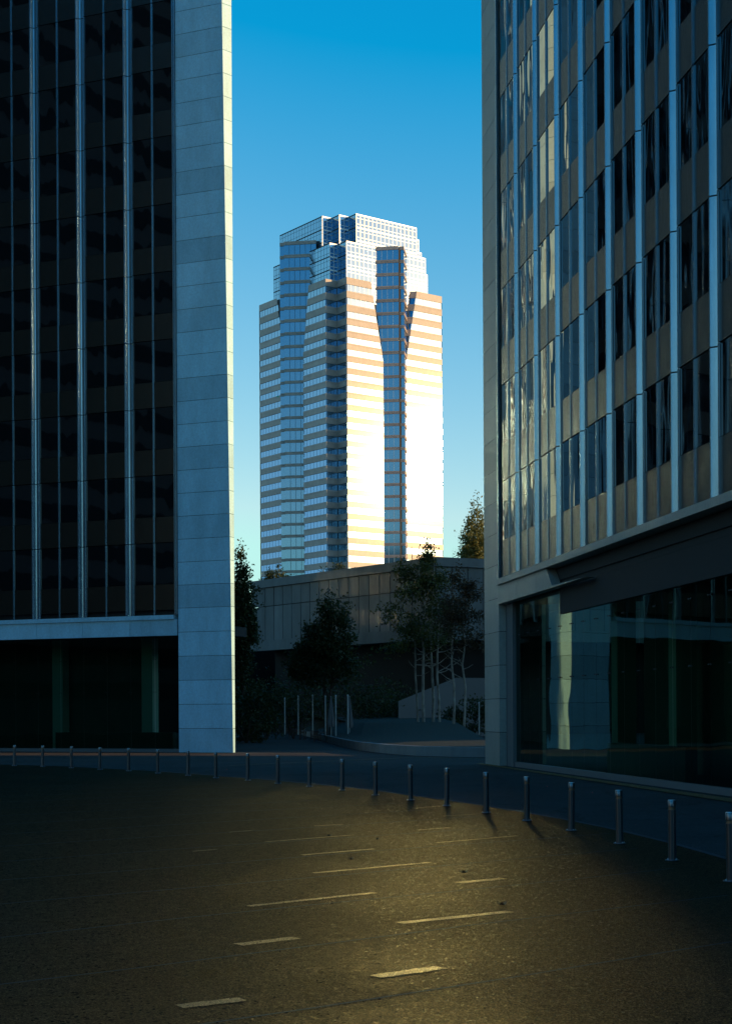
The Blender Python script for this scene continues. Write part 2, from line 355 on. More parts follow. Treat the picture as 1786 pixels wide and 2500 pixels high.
class Facade:
    def __init__(s, O, e, n): s.O, s.e, s.n = O, e, n
    def p(s, t, o, z): return (s.O[0]+s.e[0]*t+s.n[0]*o, s.O[1]+s.e[1]*t+s.n[1]*o, z)
    def box(s, mb, t0, t1, o0, o1, z0, z1, tone=.5):
        q = [s.p(t, o, 0)[:2] for t, o in ((t0, o0), (t1, o0), (t1, o1), (t0, o1))]
        mb.prism(q, z0, z1, tone)
    def quad(s, mb, t0, t1, o, z0, z1, tone=.5):
        a = [s.p(t0, o, z0), s.p(t1, o, z0), s.p(t1, o, z1), s.p(t0, o, z1)]
        nn = (Vector(a[1])-Vector(a[0])).cross(Vector(a[3])-Vector(a[0]))
        if nn.x*s.n[0]+nn.y*s.n[1] < 0: a = a[::-1]
        mb.face(a, tone)
    def sweep(s, mb, prof, z0, z1, tone=.5):
        """prof: open section [(t, o)...] extruded from z0 to z1, plus ends"""
        flip = (s.e[0]*s.n[1]-s.e[1]*s.n[0]) > 0
        for a, b in zip(prof, prof[1:]):
            q = [s.p(a[0], a[1], z0), s.p(b[0], b[1], z0), s.p(b[0], b[1], z1), s.p(a[0], a[1], z1)]
            mb.face(q[::-1] if flip else q, tone)

def channel_profile(tc, wd):
    """U-shaped metal channel between window bays: thin flanges, curved left wall, flat floor"""
    h = wd/2; pts = [(tc-h, -.02), (tc-h, .03), (tc-h+.05, .03), (tc-h+.05, .02)]
    for k in range(1, 9):
        a = k/8; pts.append((tc-h+.05+a*(h-.12), .02-.19*math.sin(a*math.pi/2)))
    m = [(2*tc-x, o) for x, o in pts[::-1]]
    return pts+m

def mk_facade(root, fac, length, ts0, step, zj, nvis, zbot, ztop, twin, tvis, detail=True, cw=.62):
    """window bays of one face: channels, thin mullions, spandrels, glass; parts when detail"""
    FH = 3.95; WH_ = 2.42
    cols = []
    k = 0
    edges = []
    while ts0+step*k < length-2.5:
        edges.append(ts0+step*k); k += 1
    rest_w, rest_s, rest_m = MB(), MB(), MB()
    nf = int((ztop-zj)/FH)
    # glass and spandrel
    for i, tA in enumerate(edges[:-1]):
        tB = edges[i+1]; tm = (tA+tB)/2
        for (a, b) in ((tA+cw/2, tm-.05), (tm+.05, tB-cw/2)):
            vis = detail and tA < tvis
            for f in range(-1, nf):
                zt = zj+FH*(f+1)       # joint above this storey
                z1 = zt-.02; z0 = zt-WH_
                tone = .04+.96*rnd.random()**1.3
                if f+1 <= nf:
                    if vis and f < nvis:
                        wmb = MB(); wv(fac, wmb, a, b, -.03, z0, z1, tone)
                        wmb.build('window', M['window'], root)
                    else: fac.quad(rest_w, a, b, -.03, z0, z1, tone)
                    zs0 = max(zbot, zt-FH)
                    tn = rnd.random()
                    fac.quad(rest_s, a, b, -.015, zs0+.02, z0-.02, tn)
    # channels
    for i, t in enumerate(edges):
        if i == 0: continue
        prof = channel_profile(t, cw)
        vis = detail and t < tvis+step
        z = zbot
        mb = MB() if vis else rest_m
        zz = zj
        bounds = [zbot]+[zj+FH*j for j in range(nf+1)]
        for z0, z1 in zip(bounds, bounds[1:]):
            fac.sweep(mb, prof, z0+.02, z1-.02, rnd.random())
        if vis: mb.build('metal_channel', M['alu'], root, smooth=True)
    # thin double mullion in the middle of each bay
    for i, t in enumerate(edges[:-1]):
        tm = t+step/2; vis = detail and t < tvis
        mb = MB() if vis else rest_m
        bounds = [zbot]+[zj+FH*j for j in range(nf+1)]
        for z0, z1 in zip(bounds, bounds[1:]):
            fac.sweep(mb, [(tm-.06, -.03), (tm-.06, .012), (tm-.025, .012), (tm-.02, -.03), (tm+.02, -.03), (tm+.025, .012), (tm+.06, .012), (tm+.06, -.03)], z0+.02, z1-.02, rnd.random())
        if vis: mb.build('mullion', M['alu'], root)
    if rest_w.f: tag(rest_w.build('further_windows', M['window'], root), kind='stuff')
    rest_s.build('spandrel_panels', M['spandrel'], root)
    if rest_m.f: tag(rest_m.build('further_mullions', M['alu'], root), kind='stuff')
    return edges
def wv(fac, mb, a, b, o, z0, z1, tone):
    fac.quad(mb, a, b, o, z0, z1, tone)

STONE = ['stone']
def tower(name, fac, fac2, length, pier, zj, zbot, zfas, tvis, nvis, ts0, step, courses, ztop=120.0, flare=0.5):
    O = fac.O
    root = empty(name, (O[0], O[1], 0))
    # structure body, set behind the facades
    far1 = fac.p(length, 0, 0)[:2]; far2 = fac2.p(length, 0, 0)[:2]
    cen = ((O[0]+far1[0]+far2[0])/3, (O[1]+far1[1]+far2[1])/3)
    def inset(p, k): d = Vector((cen[0]-p[0], cen[1]-p[1])); d.normalize(); return (p[0]+d.x*k, p[1]+d.y*k)
    tri = [inset(O, .75), inset(far1, .75), inset(far2, .75)]
    b = MB(); b.prism(tri, zfas+.1, ztop-.1); b.build('core', M['joint'], root)
    b = MB(); b.prism([inset(p, 9) for p in (O, far1, far2)], 0, zfas+.1); b.build('lobby_core', M['lobbywall'], root)
    # corner pier in stone courses with an outward-widening chamfer
    zs = [0]
    for n_, h_ in courses: zs += [zs[-1]+h_*(i+1) for i in range(n_)]
    while zs[-1] < ztop: zs.append(zs[-1]+1.333)
    bs = MB(); e, e2 = Vector(fac.e), Vector(fac2.e)
    Ov = Vector(O)
    for i, (z0, z1) in enumerate(zip(zs, zs[1:])):
        tone = .75+.25*rnd.random() if i % 3 else .25+.5*rnd.random()
        def ring(z):
            A = Ov+e*(flare*min(z, 80)/43.0); B = Vector(fac2.O)
            return [A, Ov+e*pier, Ov+e*pier-Vector(fac.n)*.8, B+e2*1.2-Vector(fac2.n)*.6, B+e2*pier-Vector(fac2.n)*.6, B+e2*pier, B]
        ra, rb = ring(z0+.012), ring(z1-.012)
        n_ = len(ra)
        area = sum(ra[k].x*ra[(k+1) % n_].y-ra[(k+1) % n_].x*ra[k].y for k in range(n_))
        for k in range(n_):
            j = (k+1) % n_
            q = [(ra[k].x, ra[k].y, z0+.012), (ra[j].x, ra[j].y, z0+.012), (rb[j].x, rb[j].y, z1-.012), (rb[k].x, rb[k].y, z1-.012)]
            bs.face(q if area > 0 else q[::-1], tone)
        bs.face([(v.x, v.y, z1-.012) for v in (rb if area > 0 else rb[::-1])], tone)
        bs.face([(v.x, v.y, z0+.012) for v in (ra[::-1] if area > 0 else ra)], tone)
    bs.build('corner_pier', M[STONE[0]], root)
    jb = MB()
    ia = [Ov+e*(.75+flare)+(-Vector(fac.n))*.015, Ov+e*(pier-.01)-Vector(fac.n)*.015, Ov+e*(pier-.02)-Vector(fac.n)*.7, Ov+e2*1.3-Vector(fac2.n)*.5]
    jb.prism([tuple(v) for v in ia], 0, ztop); jb.build('pier_backing', M['joint'], root)
    # metal edge trim beside the pier
    tr = MB(); fac.sweep(tr, [(pier+.02, -.1), (pier+.02, .05), (pier+.12, .05), (pier+.12, -.02), (pier+.17, -.02), (pier+.17, .06), (pier+.23, .06), (pier+.23, -.05)], zbot, ztop)
    tr.build('edge_trim', M['alu'], root)
    mk_facade(root, fac, length, ts0, step, zj, nvis, zbot, ztop, 0, tvis)
    mk_facade(root, fac2, length, ts0, step, zj, 0, zbot, ztop, 0, 0, detail=False)
    return root, inset, far1, far2

# left tower
A0 = ground_at(569, 1838.5)
facL = Facade((A0.x, A0.y), EA, NA)
eC = rot(EA, 0); 
eC = tri_dirs(8.4); nC = (eC[1], -eC[0])
facL2 = Facade((A0.x+.065, A0.y+.6), eC, nC)
tL = lambda px, py: hit(rr(px, py), facL.O, EA)
pierL = tL(432, 900)
L_t = [tL(85.4, 700), tL(198, 700), tL(313.8, 700)]
stepL = (L_t[0]-L_t[2])/2
ts0L = L_t[2]-stepL+0.0
zjL = zat(85.4, 1341, facL.p(L_t[0], 0, 0)[1])
zbL = zat(60, 1513, facL.p(tL(60, 1513), 0, 0)[1])
print('left', A0, pierL, L_t, stepL, zjL, zbL)
rootL, insL, f1, f2 = tower('office_tower', facL, facL2, 76, pierL, zjL, zbL, 6.8, 17, 9, ts0L, stepL, [(6, 1.40)], flare=.47)
tag(rootL, 'dark glass tower with silver vertical channels and a wide blue-grey stone corner, on the left', 'office tower')

# right tower
B0 = ground_at(1184, 1865.5)
facR = Facade((B0.x, B0.y), ER, NR)
eR2 = rot(ER, 60); nR2 = (-eR2[1], eR2[0])
if nR2[1] < 0: nR2 = (-nR2[0], -nR2[1])
facR2 = Facade((B0.x+.05, B0.y), eR2, nR2)
tRr = lambda px, py: hit(rr(px, py), facR.O, ER)
pierR = tRr(1213, 700)
R_t = [tRr(1217.5, 700), tRr(1744.5, 900)]
stepR = (R_t[1]-R_t[0])/8
zjR = zat(1744.5, 842, facR.p(R_t[1], 0, 0)[1]); zbR = zat(1751, 1216, facR.p(R_t[1], 0, 0)[1])
print('right', B0, pierR, R_t, stepR, zjR, zbR)
STONE[0] = 'stone_bounce_lit'
rootR, insR, g1, g2 = tower('office_tower', facR, facR2, 76, pierR, zjR, zbR, 6.7, 31, 9, R_t[0], stepR, [(6, 1.40)], flare=0)
tag(rootR, 'bronze glass tower seen steeply from its corner, its wavy windows reflecting sunlit stone', 'office tower')

def lower(root, fac, length, pier, zb, zfas, step, ts0, fas_t, glass_o, cut=None):
    s = MB(); fac.box(s, pier+.24, length, -.5, .16, zb-.26, zb-.01, .6); s.build('sill_ledge', M[STONE[0]], root, bevel=.012)
    n_ = 0; t = pier+.06
    edges = [t]+[ts0+step*k for k in range(1, 40) if ts0+step*k < fas_t]+([fas_t] if cut is None else [])
    for a, b in zip(edges, edges[1:]):
        m = MB(); fac.box(m, a+.01, b-.01, -.3, .06, zfas, zb-.27, rnd.random()); m.build('fascia_panel', M[STONE[0]], root)
    # soffit
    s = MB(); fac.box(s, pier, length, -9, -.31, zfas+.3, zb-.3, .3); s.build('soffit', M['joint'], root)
    # glass wall, one pane per bay half
    t = pier+.25; k = 0
    while t < length-3:
        m = MB(); fac.quad(m, t+.012, t+step/2-.012, glass_o, .22, zfas+.29, .3+.7*rnd.random())
        m.build('lobby_glass_pane', M['lobby'], root) if k < 26 else None
        t += step/2; k += 1
    c = MB(); fac.box(c, pier+.1, length-2, glass_o-.1, glass_o+.08, 0, .2, .3); c.build('plinth', M['stone_dark'], root)
    c = MB(); t = pier+.25; k = 0
    while t < length-3 and k < 26:
        for z in (zfas*.52, zfas*.80):
            for dt in (-.09, .09):
                p_ = fac.p(t+dt, glass_o+.03, z)
                c.lathe((p_[0], p_[1], p_[2]-.02), [(.022, 0), (.022, .04)], 8)
            fac.box(c, t-.09, t+.09, glass_o+.01, glass_o+.03, z-.008, z+.008)
        t += step/2; k += 1
    tag(c.build('glass_fixings', M['alu_dark'], root), kind='stuff')
STONE[0] = 'stone'
def lobby(root, fac, cols, wall):
    for t in cols:
        m = MB(); fac.box(m, t, t+.75, -4.2, -3.45, .02, 6.9, .8); m.build('lobby_column', M['lobbycol'], root)
    m = MB()
    for t0, t1, z in wall: fac.box(m, t0, t1, -2.4, -2.0, .02, z, .3)
    m.build('lobby_low_wall', M['lobbywall'], root)
lobby(rootL, facL, (7.2, 13.6, 20), [(5.0, 13.2, 1.15)])
lobby(rootR, facR, (7.0, 13.5, 20, 26.5, 33, 39.5), [(11, 19, 1.1), (24, 31, 1.1)])
lower(rootL, facL, 74, pierL, zbL, 6.82, stepL, ts0L, 74, -.55)
STONE[0] = 'stone_bounce_lit'
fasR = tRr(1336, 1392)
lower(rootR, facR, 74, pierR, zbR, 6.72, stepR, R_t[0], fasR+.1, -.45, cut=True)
# last fascia piece of the right tower: light's edge put into its tapering shape
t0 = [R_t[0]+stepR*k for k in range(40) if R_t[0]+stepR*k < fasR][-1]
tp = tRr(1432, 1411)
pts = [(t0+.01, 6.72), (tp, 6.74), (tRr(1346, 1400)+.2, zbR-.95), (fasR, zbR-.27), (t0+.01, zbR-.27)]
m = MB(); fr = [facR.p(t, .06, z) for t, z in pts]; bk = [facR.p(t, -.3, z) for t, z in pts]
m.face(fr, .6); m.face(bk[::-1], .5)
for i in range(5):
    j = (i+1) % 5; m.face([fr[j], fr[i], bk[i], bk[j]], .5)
m.build('fascia_panel', M['stone_bounce_lit'], rootR)
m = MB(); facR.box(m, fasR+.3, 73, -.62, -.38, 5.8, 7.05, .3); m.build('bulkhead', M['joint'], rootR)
# dark return wall by the right pier and a gravel bed along the glass
m = MB(); facR.box(m, pierR+.01, pierR+1.1, -.75, -.3, 0, 6.7, .4); m.build('return_wall', M['stone_dark'], rootR)
g = MB(); q = [facR.p(t, o, .012) for t, o in ((-.3, .05), (60, .05), (60, .9), (-.3, .35))]
g.face(q if Vector(q[1]).cross(Vector(q[2])).z else q); tag(g.build('gravel_bed', M['gravel']), kind='structure')

# reception desk seen faintly through the right-hand glass is lost in the reflections; nothing built

# ------------------------------------------------------------------ centre tower (brown granite bands, mirror glass crown)
UU = tri_dirs(36.7); WW = (math.sin(R(53.3)), math.cos(R(53.3)))
D45 = (-math.sin(R(81.7)), math.cos(R(81.7))); DB = (math.sin(R(8.3)), math.cos(R(8.3)))
fox = None
P0y = 450.0
P0 = (rr(848.5, 1196)*P0y, P0y)
NB = hit(rr(824, 1196), P0, UU); I0 = V2(P0, UU, NB)
na = hit(rr(797, 1196), I0, (-WW[0], -WW[1])); LC = V2(I0, WW, -na)
fox = empty('office_skyscraper', (P0[0], P0[1]+20, 0))
tag(fox, 'distant skyscraper with brown stone bands and a stepped mirror glass top, glowing in sunlight', 'skyscraper')
ys = [692.4, 725.4, 758.6, 791, 821.7, 851.6, 881.8, 911.6, 941.2, 971]
while ys[-1] < 1500: ys.append(ys[-1]+29.6)
zw = [zat(847, y, P0y) for y in ys]      # window heads of the floors, top down
while zw[-1] > 6: zw.append(zw[-1]-3.6)
zroofC = zat(846.5, 675.5, P0y)
print('fox', P0, zroofC, zw[:3], len(zw))
class Wall2:
    """vertical wall between plan points that may slide with height"""
    def __init__(s, a, b, back): s.a, s.b, s.back = a, b, back   # a(z), b(z) -> plan point; back: inward plan vector
def fpt(x): return x if callable(x) else (lambda z, x=x: x)
def band(mb, a, b, z0, z1, off, tone=.5):
    """one quad of wall between a(z) and b(z), pushed inward by off along its left/right normal; faces camera side"""
    a0, b0, a1, b1 = a(z0), b(z0), a(z1), b(z1)
    d = Vector((b0[0]-a0[0], b0[1]-a0[1])); L_ = d.length
    if L_ < .02: return
    d /= L_; n = Vector((d.y, -d.x))
    if n.y > 0 and abs(n.y) > .01: n = -n
    o = n*off
    mb.face([(a0[0]+o.x, a0[1]+o.y, z0), (b0[0]+o.x, b0[1]+o.y, z0), (b1[0]+o.x, b1[1]+o.y, z1), (a1[0]+o.x, a1[1]+o.y, z1)], tone)
def shelf(mb, a, b, z, d0, d1, tone=.5):
    a0, b0 = a(z), b(z); d = Vector((b0[0]-a0[0], b0[1]-a0[1]))
    if d.length < .02: return
    d.normalize(); n = Vector((d.y, -d.x))
    if n.y > 0: n = -n
    mb.face([(a0[0]+n.x*d0, a0[1]+n.y*d0, z), (b0[0]+n.x*d0, b0[1]+n.y*d0, z), (b0[0]+n.x*d1, b0[1]+n.y*d1, z), (a0[0]+n.x*d1, a0[1]+n.y*d1, z)], tone)
def banded(faces, zroof, wfrac, pname, mullmat, zvis=40, mstep=1.55, wname='window_band'):
    if len(faces) > 1:
        for f in faces: banded([f], zroof, wfrac, pname, mullmat, zvis, mstep, wname)
        return
    """faces: list of (a, b). Floors zw. brick proud, glass recessed, mullions"""
    brick, hidden, mul = MB(), MB(), MB()
    faces = [(fpt(a), fpt(b)) for a, b in faces]
    heads = [zz for zz in zw if zz < zroof-.5]
    # extend above if the roof is higher than the slab roof
    if wfrac > .6:
        heads = [zroof-1.05]
        while heads[-1] > 6: heads.append(heads[-1]-(3.92 if len(heads) < 9 else 3.6))
    for a, b in faces: band(brick, a, b, heads[0], zroof, .0, rnd.random())
    for i, zh in enumerate(heads):
        nxt = heads[i+1] if i+1 < len(heads) else 2.0
        zs_ = zh-(zh-nxt)*wfrac
        for a, b in faces:
            win = MB() if zs_ > zvis else hidden
            band(win, a, b, zs_, zh, -.18, .3+.7*rnd.random())
            band(brick, a, b, nxt, zs_-.45, .0, rnd.random()); band(brick, a, b, zs_-.45, zs_, .03, rnd.random())
            shelf(brick, a, b, zh, -.2, 0); shelf(brick, a, b, zs_, -.2, .03)
            pa, pb = Vector(a(zs_)), Vector(b(zs_)); ln = (pb-pa).length
            k = max(1, int(ln/mstep))
            dd = (pb-pa)/max(ln, .01); nn = Vector((dd.y, -dd.x)); nn = -nn if nn.y > 0 else nn
            for j in range(1, k):
                c = pa+dd*(ln*j/k)
                c0, c1 = c-dd*.045, c+dd*.045
                mul.face([(c0.x-nn.x*.1, c0.y-nn.y*.1, zs_), (c1.x-nn.x*.1, c1.y-nn.y*.1, zs_), (c1.x-nn.x*.1, c1.y-nn.y*.1, zh), (c0.x-nn.x*.1, c0.y-nn.y*.1, zh)], .5)
            if win is not hidden and win.f: win.build(wname, M['foxglass'], fox)
    brick.build(pname, M['brick'], fox); tag(mul.build('mullions', mullmat, fox), kind='stuff')
    if hidden.f: tag(hidden.build('lower_window_bands', M['foxglass'], fox), kind='stuff')
def lin(z0, v0, z1, v1):
    return lambda z: v0 if z <= z0 else v1 if z >= z1 else v0+(v1-v0)*(z-z0)/(z1-z0)
LFr = lambda px, py: hit(rr(px, py), LC, UU)
# right elevation
tR1 = hit(rr(937, 1196), P0, WW); tR1top = hit(rr(905, 686), P0, WW)
tR2 = hit(rr(992, 1196), P0, WW); tR2top = hit(rr(1017, 711), P0, WW); tR3 = hit(rr(1080.5, 1196), P0, WW)
zk = zat(937, 880, P0y+8)
eR1 = lin(zk, tR1, zroofC, tR1top); eR2_ = lin(zk, tR2, zroofC, tR2top)
wp = lambda f: (lambda z: V2(P0, WW, f(z)))
# left elevation
tL2 = LFr(740.7, 1196); tL2top = LFr(752.4, 694); tL1 = LFr(685.6, 1196); tL1top = LFr(675.4, 727); tL0 = LFr(634.6, 1196)
eL2 = lin(zat(740, 885, 470), tL2, zroofC, tL2top); eL1 = lin(zat(690, 815, 480), tL1, zroofC, tL1top)
lp = lambda f: (lambda z: V2(LC, UU, f(z)))
P1 = V2(P0, WW, tR1)
banded([(P0, wp(eR1)), (wp(eR2_), V2(P0, WW, tR3))], zroofC, .5, 'stone_bands', M['white'])
banded([(lp(lambda z: tL0), lp(eL1)), (lp(eL2), LC)], zroofC, .5, 'stone_bands', M['alu_dark'])
banded([(LC, I0)], zroofC, .5, 'stone_bands', M['alu_dark'], wname='notch_window')
banded([(I0, P0)], zroofC-.01, .5, 'stone_bands', M['alu_dark'], wname='notch_window')
# right bay: a square corner turned 45 degrees, stepping out between the slabs
dneg = (-D45[0], -D45[1])
def onF(px, py): return V2(P1, D45, hit(rr(px, py), P1, D45))
bR_l, bR_m = onF(890, 597), onF(974.5, 1100)
stepb = V2(bR_m, DB, .7)
bR_a = V2(stepb, D45, hit(rr(988.5, 1196), stepb, D45)); bR_b = V2(bR_a, DB, 9)
zbayR = zat(930, 594, 455)
banded([(bR_l, bR_m), (stepb, bR_a)], zbayR, .76, 'stone_bands', M['white'], mstep=1.62, wname='bay_window')
banded([(bR_a, bR_b)], zbayR-.01, .76, 'stone_bands', M['white'], wname='bay_side_window')
# chamfer of the second right slab (in shade)
K = lambda z: V2(P0, WW, tR2-.2)
ch_b = V2(V2(P0, WW, tR2), (-WW[0]*.2+UU[0]*.98, -WW[1]*.2+UU[1]*.98), 3.5)
banded([(lambda z: V2(V2(P0, UU, (eR2_(z)-tR2)*1.0+.05), WW, tR2-.1), wp(eR2_))], zroofC-.02, .5, 'stone_bands', M['alu_dark'], wname='chamfer_window')
# left bay
QL = V2(LC, UU, LFr(734, 1196))
def onG(px, py): return V2(QL, D45, hit(rr(px, py), QL, D45))
bL_r, bL_m = onG(771, 606), onG(695.5, 1196)
stepc = V2(bL_m, DB, .9); bL_l = V2(stepc, D45, hit(rr(685.5, 1196), stepc, D45)); bL_s = V2(bL_r, DB, 9)
zbayL = zat(730, 606, 470)
banded([(bL_l, stepc), (bL_m, bL_r)], zbayL, .76, 'stone_bands', M['alu_dark'], mstep=1.62, wname='bay_window')
banded([(bL_r, bL_s)], zbayL-.01, .76, 'stone_bands', M['alu_dark'], wname='bay_side_window')
# the curtain-wall crown
def grid(mb, gr, a, b, z0, z1, fh=3.95, vstep=1.55, bar=.16, fine=False):
    if fine: bar = .07
    pa, pb = Vector(a), Vector(b); ln = (pb-pa).length
    if ln < .3: mb.face([(a[0], a[1], z0), (b[0], b[1], z0), (b[0], b[1], z1), (a[0], a[1], z1)], .5); return
    dd = (pb-pa)/ln; nn = Vector((dd.y, -dd.x)); nn = -nn if nn.y > 0 else nn
    k = max(1, round(ln/vstep))
    zl = []; z = z1
    while z > z0: zl.append(z); z -= fh
    zl.append(z0)
    for j in range(k):
        p0, p1 = pa+dd*(ln*j/k), pa+dd*(ln*(j+1)/k)
        mb.face([(p0.x, p0.y, z0), (p1.x, p1.y, z0), (p1.x, p1.y, z1), (p0.x, p0.y, z1)], .3+.7*rnd.random())
    def bar_(c0, c1, za, zb):
        gr.face([(c0.x+nn.x*.06, c0.y+nn.y*.06, za), (c1.x+nn.x*.06, c1.y+nn.y*.06, za), (c1.x+nn.x*.06, c1.y+nn.y*.06, zb), (c0.x+nn.x*.06, c0.y+nn.y*.06, zb)], .5)
    for j in range(k+1):
        c = pa+dd*(ln*j/k); bar_(c-dd*bar/2, c+dd*bar/2, z0, z1)
    for z in zl:
        for dz, bw in (((0, .3), (-1.25, .05), (-3.0, .05)) if fine else ((0, .42), (-1.25, .14), (-3.0, .14))):
            if z+dz-bw > z0: bar_(pa, pb, z+dz-bw, z+dz)
def crown(s, marks, y_l, pts_px, zr_pt, z0, name, lb):
    """marks: sight columns (px, py) of the stepped corner, from the left end to the right end"""
    base = V2(LC, WW, s)
    tl = hit(rr(*marks[0]), base, UU); a = V2(base, UU, tl)
    seq = [a]; cur = base
    t = hit(rr(*marks[1]), base, UU); cur = V2(base, UU, t); seq.append(cur)
    dirs = [WW, (-UU[0], -UU[1])]
    for i, mk in enumerate(marks[2:]):
        d = dirs[i % 2]; cur = V2(cur, d, hit(rr(*mk), cur, d)); seq.append(cur)
    return seq
def ub(p): return (p[0]-P0[0])*UU[0]+(p[1]-P0[1])*UU[1]
def solve(marks, target):
    lo, hi = -5.0, 20.0
    for _ in range(40):
        mid = (lo+hi)/2; q = crown(mid, marks, 0, 0, 0, 0, '', '')
        if ub(q[-2]) < target: lo = mid
        else: hi = mid
    return mid, q
sAs, sA = solve([(683.1, 572), (786.3, 525), (809, 530), (827.8, 523), (851, 525), (868.8, 520.6), (1015.6, 555)], 5.0)
zA = zat(868.8, 520.6, sA[5][1])
sBs, sB = solve([(667.7, 645), (804.7, 589), (824, 595), (845.4, 587), (1037.5, 627)], 1.6)
zB = zat(845.4, 587, sB[3][1])
print('crown', sAs, sBs, [tuple(round(v, 1) for v in p) for p in sA], [tuple(round(v, 1) for v in p) for p in sB], [round(ub(p), 1) for p in sA+sB])
gl, gr = MB(), MB()
gd = MB()
for i, (a, b) in enumerate(zip(sA, sA[1:])): grid(gl, gd if i % 2 == 0 and i < 5 else gr, a, b, zB-6, zA, fine=(i % 2 == 0 and i < 5))
gl.build('crown_glass', M['foxgrid'], fox); gr.build('crown_grid', M['white'], fox); gd.build('crown_grid', M['joint'], fox)
gl, gr = MB(), MB()
gd = MB()
for i, (a, b) in enumerate(zip(sB, sB[1:])): grid(gl, gd if i % 2 == 0 and i < 3 else gr, a, b, zroofC-6, zB, fine=(i % 2 == 0 and i < 3))
gl.build('crown_glass', M['foxgrid'], fox); gr.build('crown_grid', M['white'], fox); gd.build('crown_grid', M['joint'], fox)
# lower shoulders at the right end of each tier, roofs and cores
gl, gr = MB(), MB()
e_ = sA[-1]
for k, (off, dz) in enumerate(((1.6, -3.2), (3.2, -6.8))):
    a = V2(V2(e_, UU, .8*(k+1)), WW, off-1.6); b = V2(a, WW, 1.6); grid(gl, gr, a, b, zB-6, zA+dz)
    a2 = V2(sA[0], UU, 0)
e_ = sB[-1]; a = V2(e_, UU, 1.2); b = V2(a, WW, 1.7); grid(gl, gr, a, b, zroofC-6, zB-4.5)
gl.build('crown_glass', M['foxgrid'], fox); gr.build('crown_grid', M['white'], fox)
def core(seq, z0, z1, back=34):
    far = V2(V2(seq[0], WW, back), UU, 0); r_ = V2(seq[-1], UU, 30)
    poly = seq+[r_, far]
    c = Vector((sum(p[0] for p in poly)/len(poly), sum(p[1] for p in poly)/len(poly)))
    poly = [tuple(c+(Vector(p)-c)*.985) for p in poly]
    m = MB(); m.prism([tuple(p) for p in poly], z0, z1); m.build('roof', M['roof'], fox)
core(sA, 100, zA-.5); core(sB, 100, zB-.5)
R3 = V2(P0, WW, tR3); L0 = V2(LC, UU, tL0)
poly = [L0, V2(LC, UU, tL1), V2(V2(LC, UU, tL1), WW, 4), V2(V2(LC, UU, tL2), WW, 4), V2(LC, UU, tL2), LC, I0, P0, P1, V2(P1, UU, 4), V2(V2(P0, WW, tR2), UU, 4), V2(P0, WW, tR2), R3, V2(R3, UU, 38), V2(L0, WW, 38)]
cc = Vector((sum(p[0] for p in poly)/len(poly), sum(p[1] for p in poly)/len(poly)))
m = MB(); sh = [tuple(cc+(Vector(p)-cc)*.975) for p in poly]; m.prism(sh, 0, zw[14]); m.build('core', M['joint'], fox)
p2 = [L0, LFr and V2(LC, UU, tL1top), V2(V2(LC, UU, tL1top), WW, 4), V2(V2(LC, UU, tL2top), WW, 4), V2(LC, UU, tL2top), LC, I0, P0, V2(P0, WW, tR1top), V2(V2(P0, WW, tR1top), UU, 4), V2(V2(P0, WW, tR2top), UU, 4), V2(P0, WW, tR2top), R3, V2(R3, UU, 38), V2(L0, WW, 38)]
m = MB(); sh = [tuple(cc+(Vector(p)-cc)*.975) for p in p2]; m.prism(sh, zw[14], zroofC-.4); m.build('roof', M['roof'], fox)
# side wall beyond the right edge so that the slab has thickness
m = MB(); a, b = R3, V2(R3, UU, 37)
m.face([(a[0], a[1], 0), (b[0], b[1], 0), (b[0], b[1], zroofC), (a[0], a[1], zroofC)]); a, b = L0, V2(L0, WW, 37); m.face([(a[0], a[1], 0), (b[0], b[1], 0), (b[0], b[1], zroofC), (a[0], a[1], zroofC)]); m.build('side_wall', M['brick'], fox)
# bays' inner bodies
for (a, b, c, zz) in ((bR_l, bR_m, bR_b, zbayR), (bL_l, bL_r, bL_s, zbayL)):
    q = [V2(a, DB, .5), V2(b, DB, .5), V2(V2(b, DB, 8.5), D45, .6), V2(a, DB, 9)]
    if c is bR_b: q = [V2(a, DB, .5), V2(b, DB, .5), V2(V2(bR_a, DB, .5), D45, .5), V2(V2(bR_a, DB, 8.5), D45, .5), V2(a, DB, 9)]
    m = MB(); m.prism(q, 0, zz-.4); m.build('bay_core', M['joint'], fox)

# ------------------------------------------------------------------ low concrete-panelled building in the middle distance
cb = at(1062, 1360, 150); hb = cb.z; CB = (cb.x, cb.y)
hall = empty('concrete_hall', (CB[0], CB[1], 0)); tag(hall, 'low windowless building clad in tall grey concrete panels, behind the trees', 'building')
tl = hit(rr(615, 1500), CB, UU)
wr = (math.sin(R(64.5)), math.cos(R(64.5)))
facH = Facade(CB, UU, (-WW[0], -WW[1])); facH2 = Facade(CB, wr, (wr[1], -wr[0]))
zmid = zat(617, 1485, 177); zlow = zat(617, 1566, 177)
m = MB(); facH.box(m, -.05, tl, -1.5, .25, hb-.9, hb, .9); facH2.box(m, 0, 40, -1.5, .25, hb-.9, hb-.002, .9); m.build('parapet', M['concrete'], hall)
m = MB(); facH.box(m, -.02, tl, -1.5, .25, zlow-1.2, zlow-.02, .6); facH2.box(m, 0, 40, -1.5, .25, zlow-1.2, zlow-.022, .6); m.build('base_beam', M['concrete'], hall)
pw = tl/18.6
for f_, ln in ((facH, tl), (facH2, 40)):
    t = .0; 
    while t < ln-.3:
        m = MB(); e_ = min(t+pw, ln)
        f_.box(m, t+.05, e_-.05, -.2, .05+.02*rnd.random(), zlow, zmid-.04, rnd.random())
        f_.box(m, t+.05, e_-.05, -.2, .05+.02*rnd.random(), zmid+.04, hb-.95, rnd.random()); m.build('wall_panel', M['concrete'], hall)
        t += pw
